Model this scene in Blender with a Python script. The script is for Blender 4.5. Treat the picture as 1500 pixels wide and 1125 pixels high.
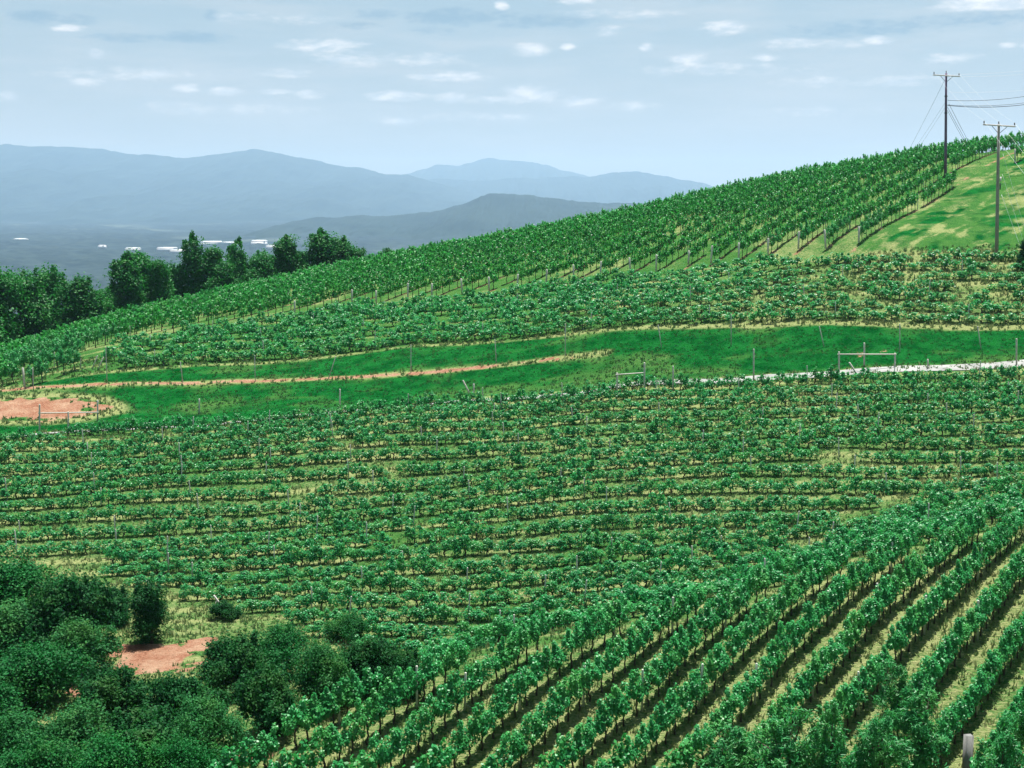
import bpy, math, random
import numpy as np

for o in list(bpy.data.objects):
    bpy.data.objects.remove(o)
R = math.radians
random.seed(11)
rng = np.random.default_rng(11)
scene = bpy.context.scene
COL = scene.collection

# ------------------------------------------------------------------ camera
F, CU, CV, VH = 2000.0, 750.0, 562.5, 295.0          # focal length and centre in photo pixels, row of the horizon
PITCH = math.atan((CV - VH) / F)
cam_d = bpy.data.cameras.new('camera')
cam_d.sensor_width = 36.0
cam_d.lens = 36.0 * F / 1500.0
cam_d.clip_start, cam_d.clip_end = 0.5, 80000.0
cam = bpy.data.objects.new('camera', cam_d)
cam.rotation_euler = (R(90) - PITCH, 0, 0)
COL.objects.link(cam)
scene.camera = cam

# ------------------------------------------------------------------ sun, sky, exposure
SUN_DIR = np.array((0.09, 0.19, 0.965)); SUN_DIR /= np.linalg.norm(SUN_DIR)     # from the ground to the sun
SUN_EL = math.asin(SUN_DIR[2]); SUN_AZ = math.atan2(SUN_DIR[0], SUN_DIR[1])
sun_d = bpy.data.lights.new('sun', 'SUN')
sun_d.energy, sun_d.angle, sun_d.color = 5.0, R(0.5), (1.0, 0.96, 0.9)
sun = bpy.data.objects.new('sun', sun_d)
sun.rotation_euler = (R(90) - SUN_EL, 0, math.atan2(SUN_DIR[1], SUN_DIR[0]) + R(90))
sun.location = (-30, 20, 60)
COL.objects.link(sun)
scene.view_settings.view_transform = 'Standard'
scene.view_settings.look = 'None'
scene.view_settings.exposure = 1.38
scene.view_settings.gamma = 1.0
scene.view_settings.use_curve_mapping = False
scene.cycles.use_denoising = True
scene.cycles.max_bounces = 6
scene.cycles.diffuse_bounces = 2
scene.cycles.glossy_bounces = 2
scene.cycles.transmission_bounces = 3
scene.cycles.volume_bounces = 1

world = bpy.data.worlds.new('World')
scene.world = world
world.use_nodes = True


class NT:
    """a small helper round a node tree"""
    def __init__(s, tree):
        s.t = tree
        s.t.nodes.clear()

    def n(s, kind, **kw):
        nd = s.t.nodes.new(kind)
        for k, v in kw.items():
            setattr(nd, k, v)
        return nd

    def put(s, sock, v):
        if isinstance(v, bpy.types.NodeSocket):
            s.t.links.new(v, sock)
        else:
            sock.default_value = v

    def m(s, op, a, b=0.0, c=0.0, clamp=False):
        nd = s.n('ShaderNodeMath', operation=op, use_clamp=clamp)
        s.put(nd.inputs[0], a)
        s.put(nd.inputs[1], b)
        s.put(nd.inputs[2], c)
        return nd.outputs[0]

    def v(s, op, a, b):
        nd = s.n('ShaderNodeVectorMath', operation=op)
        s.put(nd.inputs[0], a)
        s.put(nd.inputs[1], b)
        return nd.outputs['Value'] if op == 'DOT_PRODUCT' else nd.outputs[0]

    def sm(s, x, lo, hi, a=0.0, b=1.0):
        nd = s.n('ShaderNodeMapRange', interpolation_type='SMOOTHSTEP')
        for sock, val in zip(nd.inputs[:5], (x, lo, hi, a, b)):
            s.put(sock, val)
        return nd.outputs[0]

    def noise(s, vec, scale, detail=4.0, rough=0.55):
        nd = s.n('ShaderNodeTexNoise')
        if vec is not None:
            s.put(nd.inputs['Vector'], vec)
        nd.inputs['Scale'].default_value = scale
        nd.inputs['Detail'].default_value = detail
        nd.inputs['Roughness'].default_value = rough
        return nd.outputs[0]

    def mix(s, f, a, b, blend='MIX'):
        nd = s.n('ShaderNodeMix', data_type='RGBA', blend_type=blend)
        s.put(nd.inputs[0], f)
        s.put(nd.inputs[6], a if isinstance(a, bpy.types.NodeSocket) else (*a, 1))
        s.put(nd.inputs[7], b if isinstance(b, bpy.types.NodeSocket) else (*b, 1))
        return nd.outputs[2]

    def attr(s, name):
        return s.n('ShaderNodeAttribute', attribute_name=name).outputs['Fac']


w = NT(world.node_tree)
sky = w.n('ShaderNodeTexSky', sky_type='NISHITA')
sky.sun_disc = False
sky.sun_elevation, sky.sun_rotation = SUN_EL, SUN_AZ
sky.altitude, sky.air_density, sky.dust_density, sky.ozone_density = 200, 1.0, 1.6, 1.0
direction = w.n('ShaderNodeTexCoord').outputs['Generated']
sep = w.n('ShaderNodeSeparateXYZ')
w.put(sep.inputs[0], direction)
az = w.m('ARCTAN2', sep.outputs[0], sep.outputs[1])
el = w.m('ARCSINE', sep.outputs[2])
ae = w.n('ShaderNodeCombineXYZ')
w.put(ae.inputs[0], az)
w.put(ae.inputs[1], w.m('MULTIPLY', el, 3.0))
ae = ae.outputs[0]


def puffs(lst, base):
    total = base
    for (u, vv, ru, rv, k) in lst:
        a0, e0 = math.atan((u - CU) / F), math.atan((VH - vv) / F) * 3
        d = w.v('MULTIPLY', w.v('SUBTRACT', ae, (a0, e0, 0)), (F / ru, F / rv / 3, 0))
        q = w.v('DOT_PRODUCT', d, d)
        total = w.m('MAXIMUM', total, w.m('MULTIPLY_ADD', q, -k, k))
    return total


WHITE = [(1460, 24, 95, 17, 2.6), (1400, 33, 50, 8, .8), (485, 76, 62, 12, .8), (520, 92, 80, 14, .5), (655, 117, 58, 10, .85), (585, 146, 52, 9, .8),
         (668, 147, 32, 9, .8), (772, 143, 45, 14, .9), (745, 150, 70, 8, .7), (850, 153, 30, 9, .6), (775, 79, 32, 11, .95), (830, 76, 12, 6, .8), (943, 77, 12, 9, .9),
         (1000, 95, 30, 13, .7), (1052, 51, 36, 12, .8), (890, 54, 22, 8, .7), (843, 11, 32, 8, .8), (1272, 74, 28, 7, 1.0), (1140, 75, 40, 9, .5),
         (1200, 77, 60, 7, .45), (1112, 94, 20, 6, .7), (1380, 102, 40, 10, .6), (735, 18, 12, 8, .9), (120, 61, 26, 6, 1.0), (138, 132, 28, 7, .8),
         (280, 138, 22, 7, .8), (340, 141, 26, 7, .75), (410, 141, 24, 5, .8), (460, 145, 26, 8, .85), (155, 94, 12, 8, .7), (22, 154, 20, 9, .7),
         (270, 164, 45, 10, .5), (585, 180, 40, 8, .5), (420, 115, 40, 8, .6), (1490, 88, 14, 6, .9), (1460, 86, 14, 5, .7), (930, 160, 40, 8, .4), (200, 120, 110, 9, .4), (350, 165, 120, 8, .35), (700, 175, 120, 7, .35), (1050, 110, 120, 9, .4), (1250, 130, 130, 8, .35), (620, 95, 90, 9, .4), (900, 30, 90, 8, .35), (420, 40, 90, 8, .3), (1180, 170, 110, 6, .3)]
GREY = [(65, 48, 45, 11, .9), (130, 50, 32, 9, .8), (300, 69, 60, 11, 1.0), (320, 38, 14, 9, .7), (560, 32, 40, 10, .7), (680, 34, 100, 14, .8), (800, 40, 110, 12, .7),
        (525, 48, 45, 8, .6), (190, 72, 60, 8, .7), (1240, 60, 150, 14, .6), (1420, 50, 100, 12, .6), (10, 20, 25, 9, .7), (640, 55, 40, 8, .5)]
warp = w.m('ADD', w.m('MULTIPLY', w.noise(ae, 85, 7, .66), .55), w.m('MULTIPLY', w.noise(ae, 26, 5, .6), .45))
plane = w.n('ShaderNodeCombineXYZ')                     # the general cloud field, the same all round the sky
w.put(plane.inputs[0], w.m('MULTIPLY', az, 7))
w.put(plane.inputs[1], w.m('MULTIPLY', el, 42))
field = w.noise(plane.outputs[0], 1.0, 6, .6)
veil = w.sm(field, .40, .68)
n6 = w.m('MULTIPLY_ADD', warp, 3.8, -1.8)
white = w.sm(w.m('ADD', puffs(WHITE, -0.6), n6), -.05, 1.3)
grey = w.sm(w.m('ADD', puffs(GREY, -0.6), n6), .1, 1.0)
pale = w.mix(w.sm(el, -.02, .22), (4.3, 4.5, 4.4), (2.45, 3.75, 4.4))
c = w.mix(.85, sky.outputs[0], pale)
c = w.mix(w.m('MULTIPLY', veil, .5), c, (4.9, 5.2, 5.3))
c = w.mix(w.m('MULTIPLY', grey, .6), c, (1.6, 2.75, 3.65))
c = w.mix(w.m('MULTIPLY', white, .95), c, w.mix(w.sm(w.noise(ae, 60, 5, .6), .35, .62), (5.0, 5.6, 6.1), (7.6, 7.6, 7.5)))
bg = w.n('ShaderNodeBackground')
w.put(bg.inputs[0], c)
bg.inputs[1].default_value = 0.05
w.put(w.n('ShaderNodeOutputWorld').inputs[0], bg.outputs[0])


# ------------------------------------------------------------------ photo pixel + distance -> place
CP, SP = math.cos(PITCH), math.sin(PITCH)


def px(u, v, D):
    x, y = (u - CU) / F, -(v - CV) / F
    r = np.array((x, CP + y * SP, -SP + y * CP))
    return r * (D / r[1])


def proj(P):
    P = np.asarray(P, float)
    yc = P[..., 1] * SP + P[..., 2] * CP
    zc = P[..., 1] * CP - P[..., 2] * SP
    return CU + F * P[..., 0] / zc, CV - F * yc / zc


def vnoise(x, y, seed=0, octaves=4, gain=.5):
    """smooth value noise in 0..1"""
    tab = np.random.default_rng(seed).random((256, 256))
    x, y = np.asarray(x, float), np.asarray(y, float)
    out, amp, tot = np.zeros(np.broadcast(x, y).shape), 1.0, 0.0
    for k in range(octaves):
        xf, yf = np.floor(x), np.floor(y)
        i, j = xf.astype(int) & 255, yf.astype(int) & 255
        fx, fy = x - xf, y - yf
        fx, fy = fx * fx * (3 - 2 * fx), fy * fy * (3 - 2 * fy)
        i1, j1 = (i + 1) & 255, (j + 1) & 255
        out += amp * ((tab[i, j] * (1 - fx) + tab[i1, j] * fx) * (1 - fy) + (tab[i, j1] * (1 - fx) + tab[i1, j1] * fx) * fy)
        tot += amp
        amp *= gain
        x, y = x * 2 + 17.3, y * 2 + 9.1
    return out / tot


def sstep(x, lo, hi):
    t = np.clip((x - lo) / (hi - lo), 0, 1)
    return t * t * (3 - 2 * t)


# ------------------------------------------------------------------ the lie of the land
S = 1.08
CTRL = []
for (u, v, D) in [
        (-60, 1115, 58), (100, 1110, 60), (0, 1000, 70), (240, 965, 73), (640, 955, 77), (-150, 930, 76),
        # slope with the contour rows
        (0, 835, 86 * S), (300, 880, 80 * S), (600, 915, 74 * S), (900, 875, 75 * S), (1200, 815, 76 * S), (1400, 745, 82 * S),
        (0, 735, 98.5 * S), (300, 740, 97 * S), (600, 735, 96 * S), (900, 705, 95 * S), (1200, 675, 93 * S), (1400, 645, 95 * S),
        (-150, 660, 112 * S), (0, 645, 112 * S), (300, 631, 114 * S), (600, 597, 116 * S), (900, 576, 114.5 * S), (1200, 560, 110 * S), (1400, 556, 108 * S), (1600, 545, 107 * S),
        # road, grass bank
        (20, 641, 116 * S), (300, 625, 118 * S), (600, 598, 119 * S), (850, 578, 118 * S), (1050, 560, 115 * S), (1200, 552, 113 * S), (1400, 540, 111 * S), (1500, 533, 111 * S),
        (0, 580, 128 * S), (300, 557, 132 * S), (600, 528, 132 * S), (900, 490, 128 * S), (1200, 480, 122 * S), (1450, 489, 118 * S),
        # terrace
        (1450, 372, 136 * S), (1250, 378, 139 * S), (1000, 400, 147 * S), (750, 430, 152 * S), (500, 455, 156 * S), (150, 510, 142 * S), (1600, 380, 134 * S),
        # hilltop
        (0, 548, 148 * S), (150, 488, 165 * S), (400, 428, 188 * S), (540, 397, 198 * S), (700, 367, 203 * S), (900, 331, 205 * S), (1100, 287, 205 * S), (1300, 250, 203 * S),
        (1500, 222, 200 * S), (1385, 260, 170 * S), (1255, 355, 142 * S), (1440, 300, 156 * S), (1650, 215, 195 * S)]:
    CTRL.append(px(u, v, D))
for p in [(0, 0, -5.0), (0, 20, -17.0), (25, 20, -16.5), (-25, 20, -17.5), (20, 44, -24.2), (-10, 44, -24.4), (-40, 40, -24.5), (48, 44, -23.5), (48, 70, -18.8),
          (90, 220, 6.5), (60, 245, 1.5), (20, 250, -7), (42, 245, -2.5), (-20, 250, -13), (-50, 225, -19), (-75, 200, -24), (-90, 165, -26), (-80, 120, -24), (-70, 80, -25), (110, 150, 1), (90, 90, -8), (110, 240, 5), (85, 250, 3)]:
    CTRL.append(np.array(p, float))
NEAR_ROWS = [  # feet of trunks in the diagonal rows, row by row from the scrub
    [(389, 1124), (433, 1095), (474, 1068), (510, 1047)], [(499, 1119), (551, 1071), (598, 1041), (630, 1017)], [(586, 1124), (655, 1060), (703, 1018), (746, 990)],
    [(679, 1124), (749, 1054), (807, 1001), (847, 969), (898, 942)], [(845, 1049), (902, 1001), (955, 955), (1018, 916)], [(949, 1046), (997, 998), (1037, 955), (1074, 923)],
    [(1090, 974), (1138, 934), (1185, 891)], [(1140, 1007), (1179, 960), (1222, 921), (1258, 886), (1302, 854)], [(1201, 1033), (1255, 983), (1297, 921), (1337, 886), (1393, 840)],
    [(1297, 1025), (1348, 955), (1392, 912), (1431, 869), (1465, 835)], [(1367, 1052), (1420, 985), (1455, 943), (1492, 893)], [(1428, 1092), (1473, 1028), (1487, 1012)]]
FG_Y0, FGD = 53.0, np.array((.6, .8))
FG_X = [(393 + 92 * k - CU) / F * FG_Y0 for k in range(15)]
for x0, pts in zip(FG_X, NEAR_ROWS):
    for u, v in pts:
        q = (u - CU) / F
        CTRL.append(px(u, v, FG_Y0 + FGD[1] * (q * FG_Y0 - x0) / (FGD[0] - q * FGD[1])))
for p in [(1.0, 65.5, -21.3), (8.0, 68.5, -20.3), (19.0, 74.0, -19.2), (26.0, 78.0, -19.1), (34, 78, -18.4), (30, 62, -19.8), (-5.5, 62, -22.2), (-3, 70, -24.3), (6, 74, -24.2), (17, 78.5, -22.3), (-9, 53, -22.1), (25, 53, -22.3)]:
    CTRL.append(np.array(p, float))
CTRL = np.array(CTRL)


def tps_fit(P, lam):
    n = len(P)
    d2 = ((P[:, None, :2] - P[None, :, :2]) / 50) ** 2
    r2 = d2.sum(-1)
    K = .5 * r2 * np.log(r2 + 1e-12) + lam * np.eye(n)
    Q = np.c_[np.ones(n), P[:, :2] / 50]
    A = np.block([[K, Q], [Q.T, np.zeros((3, 3))]])
    return np.linalg.solve(A, np.r_[P[:, 2], np.zeros(3)])


TW = tps_fit(CTRL, 0.004)


def H(x, y):
    x, y = np.broadcast_arrays(np.asarray(x, float), np.asarray(y, float))
    sh = x.shape
    x, y = x.ravel(), y.ravel()
    out = np.empty(len(x))
    for i in range(0, len(x), 60000):
        a, b = x[i:i + 60000], y[i:i + 60000]
        xc, yc = np.clip(a, -95, 115), np.clip(b, -10, 250)
        r2 = ((xc[:, None] - CTRL[:, 0]) / 50) ** 2 + ((yc[:, None] - CTRL[:, 1]) / 50) ** 2
        z = (.5 * r2 * np.log(r2 + 1e-12)) @ TW[:-3] + TW[-3] + TW[-2] * xc / 50 + TW[-1] * yc / 50
        d = np.hypot(a - xc, b - yc)
        z = z - np.where(d < 60, .0045 * d * d, .0045 * 3600 + .54 * (d - 60)) + .10 * (vnoise(a * .6, b * .6, 5, 3) - .5)
        out[i:i + 60000] = np.maximum(z, -151.0)
    return out.reshape(sh)


def H1(x, y):
    return float(H(np.array([x]), np.array([y]))[0])


def on_ground(u, v, lo=30.0, hi=260.0):
    """the first point of the land on the line of sight through a photo pixel"""
    D = np.linspace(lo, hi, 1200)
    r = px(u, v, 1.0)
    g = H(r[0] * D, D)
    hit = np.nonzero(g >= r[2] * D)[0]
    d = D[hit[0]] if len(hit) else hi
    return np.array((r[0] * d, d, H1(r[0] * d, d)))


def line(pts):
    """plan line y(x) through photo points with given distances"""
    P = np.array(sorted(tuple(px(*p)) for p in pts))
    return P[:, 0], P[:, 1]


ROAD = line([(-60, 646, 124.5), (20, 641, 116 * S), (300, 625, 118 * S), (600, 598, 119 * S), (850, 578, 118 * S), (1050, 560, 115 * S), (1200, 552, 113 * S), (1400, 540, 111 * S), (1500, 533, 111 * S), (1600, 528, 111 * S)])
TERR_B = line([(-100, 575, 130 * S), (0, 565, 131 * S), (150, 552, 134 * S), (300, 538, 136.5 * S), (600, 510, 137 * S), (900, 484, 130 * S), (1200, 474, 123.5 * S), (1450, 482, 119.5 * S), (1600, 490, 118 * S)])
TERR_T = line([(150, 510, 142 * S), (500, 455, 156 * S), (750, 430, 152 * S), (1000, 400, 147 * S), (1250, 378, 139 * S), (1450, 372, 136 * S), (1600, 372, 135 * S)])
FG_END = (np.array((-40, -14, -11, -7.5, -3.2, 1.8, 6.2, 12.6, 20, 25.4, 28.5, 40.)), np.array((48, 54.0, 55.6, 57.2, 59.2, 61.2, 63.8, 66.5, 71, 74, 77, 84.)))


def ly(L, x):
    return np.interp(x, L[0], L[1])


MID_S, TER_S = 2.8, 2.75
FGN = np.array((.8, -.6))
HD = np.array((.59, .807)); HN = np.array((.807, -.59))
HILL_X0, HILL_Y0, HILL_DX = 39.0, 153.4, 4.0
track_pts = [(0, 573, 0), (100, 566, 0), (200, 562, 0), (330, 559, 0), (420, 557, 0), (520, 553, 0), (620, 547, 0), (700, 539, 0), (800, 527, 0), (890, 517, 0)]
TRACK = np.array([on_ground(u, v)[:2] for u, v, _ in track_pts])
SOIL_A = on_ground(75, 600)
SOIL_B = [(on_ground(240, 962), 3.3, 2.4), (on_ground(195, 955), 1.8, 1.2), (on_ground(300, 938), 1.3, .8), (on_ground(130, 1008), 1.0, .8), (on_ground(345, 1112), 1.5, .6)]


def zone(x, y):
    """what covers the ground at (x, y): shares of straw, bare soil, deep green mown grass, pale dry grass"""
    x, y = np.asarray(x, float), np.asarray(y, float)
    n1, n2 = vnoise(x * .16, y * .16, 21, 4), vnoise(x * .9, y * .9, 22, 3)
    n3 = vnoise(x * .35, y * .8, 23, 3)
    yr, yb, yt, ye = ly(ROAD, x), ly(TERR_B, x), ly(TERR_T, x), ly(FG_END, x)
    deep = sstep(y, yr + .5, yr + 2.0) * (1 - sstep(y, yb - 1.6, yb - .2))
    mid = (y > ye) * (y <= yr + 1)
    terr = (y > yb - .6) * (y < yt + 1)
    hill = (y >= yt + 1) * (x > -85)
    fg = (y <= ye)
    straw = np.zeros_like(x)
    soil = np.zeros_like(x)
    # contour rows: a pale strip below each row
    ph = ((yr - 4.0 - y) / MID_S) % 1.0
    strip = np.exp(-((ph - .18) / .16) ** 2)
    straw += mid * (.36 + .55 * strip * sstep(n3, .3, .6) + .5 * (n1 - .5))
    ph = ((y - yb) / TER_S) % 1.0
    strip = np.exp(-((ph - .85) / .18) ** 2)
    right = sstep(x, -5, 30)
    straw += terr * (.15 + .3 * right + .5 * strip * sstep(n3, .3, .6) + .5 * (n1 - .5))
    straw += np.exp(-((y - yb + .7) / .55) ** 2) * (.35 + .5 * right)
    # tall rows: brown earth under the vines
    off = (x - HILL_X0) * HN[0] + (y - HILL_Y0) * HN[1]
    ph = (off / (HILL_DX * HN[0]) + .5) % 1.0 - .5
    tall_h = hill * (off < 1.0)
    soil += tall_h * .62 * np.exp(-((ph - .03) / .12) ** 2) * sstep(n2, .25, .6)
    straw += tall_h * (.30 + .9 * (n1 - .5) + .5 * (n2 - .5))
    slope = hill * (off >= 1.0)
    al = x * HD[0] + y * HD[1]
    straw += slope * (.5 * sstep(vnoise(off * .22, al * .05, 27, 5, .6), .48, .70) * (.35 + .65 * n2) + .6 * sstep(vnoise(off * .9, al * .22, 28, 4, .65), .45, .75) + .05 + .5 * (n2 - .5))
    deep += slope * .85 * sstep(vnoise(off * .5 + 9, al * .12, 29, 5, .65), .38, .62)
    fo = (x * FGN[0] + (y - FG_Y0) * FGN[1]) / FGN[0]
    k = np.interp(fo, FG_X, np.arange(len(FG_X)))
    ph = (k + .5) % 1.0 - .5
    soil += fg * .14 * np.exp(-((ph - .02) / .10) ** 2) * sstep(n3 * .5 + n1 * .5, .38, .6)
    straw += fg * (.44 + .7 * (n1 - .5) + .25 * np.exp(-((np.abs(ph) - .28) / .10) ** 2))
    # the earth track, red clay, bare patches
    d = np.full(x.shape, 1e9)
    for a, b in zip(TRACK[:-1], TRACK[1:]):
        ab = b - a
        t = np.clip(((x - a[0]) * ab[0] + (y - a[1]) * ab[1]) / (ab @ ab), 0, 1)
        d = np.minimum(d, np.hypot(x - a[0] - t * ab[0], y - a[1] - t * ab[1]))
    soil += 1.15 * np.exp(-(d / (.18 + .34 * n1)) ** 2) * sstep(n2 - .35 * sstep(x, -9, 9), .12, .40)
    straw += .9 * np.exp(-(d / .7) ** 2)
    deep *= 1 - .9 * np.exp(-(d / .7) ** 2)
    e = np.hypot((x - SOIL_A[0] + 2.0) / 8.5, (y - SOIL_A[1]) / 3.8)
    soil += 1.1 * sstep(e + .9 * (n2 - .5) + .5 * (n3 - .5), 1.1, .5)
    straw += .8 * sstep(e, 1.5, 1.0) * (e > .9)
    deep *= sstep(e, .9, 1.35)
    for c, a, b in SOIL_B:
        e = np.hypot((x - c[0]) / a, (y - c[1]) / b)
        soil += 1.2 * sstep(e + 1.5 * (n2 - .5) + .6 * (n3 - .5), 1.1, .6)
    e = np.hypot((x - px(1290, 515, 120)[0]) / 4.5, (y - on_ground(1290, 517)[1]) / .8)
    soil += .5 * sstep(e, 1.2, .5) * sstep(n2, .45, .62)
    band = deep * sstep(vnoise(x * .07 + 3, (y - yr) * .55, 31, 4), .46, .66)
    straw += .3 * band * (.4 + .8 * n2)
    deep *= 1 - .45 * sstep(n1, .45, .7) - .35 * band
    return np.clip(straw, 0, 1), np.clip(soil, 0, 1), np.clip(deep, 0, 1)


# ------------------------------------------------------------------ mesh and object helpers
def mesh_np(name, V, faces, mats=(), tint=None, mat_idx=None, extra=None):
    """mesh from arrays; FACES is an (n, k) array or a list of such arrays"""
    if isinstance(faces, np.ndarray):
        faces = [faces]
    me = bpy.data.meshes.new(name)
    V = np.asarray(V, np.float32)
    me.vertices.add(len(V))
    me.vertices.foreach_set('co', V.ravel())
    loops = np.concatenate([f.ravel() for f in faces]).astype(np.int32)
    sizes = np.concatenate([np.full(len(f), f.shape[1]) for f in faces])
    me.loops.add(len(loops))
    me.loops.foreach_set('vertex_index', loops)
    me.polygons.add(len(sizes))
    me.polygons.foreach_set('loop_start', np.r_[0, np.cumsum(sizes)[:-1]].astype(np.int32))
    if mat_idx is not None:
        me.polygons.foreach_set('material_index', np.asarray(mat_idx, np.int32))
    for m in mats:
        me.materials.append(m)
    fields = dict(extra or {})
    if tint is not None:
        fields['tint'] = tint
    for k, a in fields.items():
        at = me.attributes.new(k, 'FLOAT', 'POINT')
        at.data.foreach_set('value', np.asarray(a, np.float32))
    me.update(calc_edges=True)
    return me


class Geo:
    """collects shapes for one mesh"""
    def __init__(s):
        s.V, s.T, s.Q, s.n = [], [], [], 0

    def add(s, V, T=None, Q=None):
        V = np.asarray(V, float)
        s.V.append(V)
        if T is not None and len(T):
            s.T.append(np.asarray(T, int) + s.n)
        if Q is not None and len(Q):
            s.Q.append(np.asarray(Q, int) + s.n)
        s.n += len(V)
        return s

    def tube(s, pts, rad, k=6, cap=True):
        pts = np.asarray(pts, float)
        rad = np.broadcast_to(np.asarray(rad, float), (len(pts),))
        t = np.gradient(pts, axis=0)
        t /= np.linalg.norm(t, axis=1)[:, None] + 1e-9
        ref = np.array((1., 0, 0)) if abs(t[0][0]) < .8 else np.array((0, 1., 0))
        a = np.cross(t, ref); a /= np.linalg.norm(a, axis=1)[:, None] + 1e-9
        b = np.cross(t, a)
        ang = np.arange(k) * 2 * math.pi / k
        V = pts[:, None] + rad[:, None, None] * (a[:, None] * np.cos(ang)[None, :, None] + b[:, None] * np.sin(ang)[None, :, None])
        n = len(pts)
        i, j = np.meshgrid(np.arange(n - 1), np.arange(k), indexing='ij')
        j2 = (j + 1) % k
        Q = np.stack([i * k + j, i * k + j2, (i + 1) * k + j2, (i + 1) * k + j], -1).reshape(-1, 4)
        VV = V.reshape(-1, 3)
        T = []
        if cap:
            VV = np.vstack([VV, pts[0], pts[-1]])
            for q in range(k):
                T.append((n * k, (q + 1) % k, q))
                T.append((n * k + 1, (n - 1) * k + q, (n - 1) * k + (q + 1) % k))
        return s.add(VV, T, Q)

    def box(s, c, size, rot=0.0, tilt=0.0):
        c, h = np.asarray(c, float), np.asarray(size, float) / 2
        V = np.array([(x, y, z) for x in (-1, 1) for y in (-1, 1) for z in (-1, 1)]) * h
        ct, st = math.cos(tilt), math.sin(tilt)
        V = np.c_[V[:, 0] * ct - V[:, 2] * st, V[:, 1], V[:, 0] * st + V[:, 2] * ct]
        cr, sr = math.cos(rot), math.sin(rot)
        V = np.c_[V[:, 0] * cr - V[:, 1] * sr, V[:, 0] * sr + V[:, 1] * cr, V[:, 2]] + c
        return s.add(V, None, [(0, 1, 3, 2), (4, 6, 7, 5), (0, 4, 5, 1), (2, 3, 7, 6), (0, 2, 6, 4), (1, 5, 7, 3)])

    def mesh(s, name, mat):
        fs = []
        if s.Q:
            fs.append(np.vstack(s.Q))
        if s.T:
            fs.append(np.vstack(s.T))
        return mesh_np(name, np.vstack(s.V), fs, [mat])


def tagged(o, label=None, cat=None, group=None, kind=None):
    if label: o['label'] = label
    if cat: o['category'] = cat
    if group: o['group'] = group
    if kind: o['kind'] = kind
    return o


def obj(name, me, parent=None):
    o = bpy.data.objects.new(name, me)
    COL.objects.link(o)
    if parent is not None:
        o.parent = parent
    return o


def thing(name, label, cat, loc, rotz=0.0, group=None, scale=1.0):
    o = bpy.data.objects.new(name, None)
    o.empty_display_size = .2
    COL.objects.link(o)
    o.location, o.rotation_euler = loc, (0, 0, rotz)
    o.scale = (scale, scale, scale) if np.isscalar(scale) else scale
    return tagged(o, label, cat, group)


ONES = 'zeroth first second third fourth fifth sixth seventh eighth ninth tenth eleventh twelfth thirteenth fourteenth fifteenth sixteenth seventeenth eighteenth nineteenth'.split()
TENS = {2: 'twent', 3: 'thirt', 4: 'fort', 5: 'fift', 6: 'sixt', 7: 'sevent', 8: 'eight', 9: 'ninet'}


def nth(k):
    if k < 20: return ONES[k]
    if k % 10 == 0: return TENS[k // 10] + 'ieth'
    return TENS[k // 10] + 'y-' + ONES[k % 10]


# ------------------------------------------------------------------ materials
def new_mat(name):
    m = bpy.data.materials.new(name)
    m.use_nodes = True
    return m, NT(m.node_tree)


def leaf_mat(name, dark, light, glow, rough=.42, trans=.32, spec=.5):
    m, t = new_mat(name)
    f = t.attr('tint')
    rnd = t.n('ShaderNodeObjectInfo').outputs['Random']
    f = t.m('ADD', f, t.m('MULTIPLY_ADD', rnd, .3, -.15), clamp=True)
    col = t.mix(f, dark, light)
    patch = t.noise(t.n('ShaderNodeNewGeometry').outputs['Position'], .55, 3, .6)
    col = t.mix(t.m('MULTIPLY', t.sm(patch, .46, .68), .5), col, (light[0] * 2.3 + .01, light[1] * 1.02, light[2] * .62))
    p = t.n('ShaderNodeBsdfPrincipled')
    t.put(p.inputs['Base Color'], col)
    p.inputs['Roughness'].default_value = rough
    p.inputs['Specular IOR Level'].default_value = spec
    tr = t.n('ShaderNodeBsdfTranslucent')
    t.put(tr.inputs[0], t.mix(f, tuple(.6 * q for q in glow), glow))
    mx = t.n('ShaderNodeMixShader')
    mx.inputs[0].default_value = trans
    t.put(mx.inputs[1], p.outputs[0])
    t.put(mx.inputs[2], tr.outputs[0])
    t.put(t.n('ShaderNodeOutputMaterial').inputs[0], mx.outputs[0])
    return m


def plain_mat(name, a, b, scale=6.0, rough=.8, spec=.3, stretch=(1, 1, 1), bump=0.0):
    m, t = new_mat(name)
    tc = t.n('ShaderNodeTexCoord').outputs['Object']
    mp = t.v('MULTIPLY', tc, stretch)
    n = t.noise(mp, scale, 5, .6)
    p = t.n('ShaderNodeBsdfPrincipled')
    t.put(p.inputs['Base Color'], t.mix(t.sm(n, .3, .7), a, b))
    p.inputs['Roughness'].default_value = rough
    p.inputs['Specular IOR Level'].default_value = spec
    if bump:
        bn = t.n('ShaderNodeBump')
        bn.inputs['Strength'].default_value = bump
        t.put(bn.inputs['Height'], n)
        t.put(p.inputs['Normal'], bn.outputs[0])
    t.put(t.n('ShaderNodeOutputMaterial').inputs[0], p.outputs[0])
    return m


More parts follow.
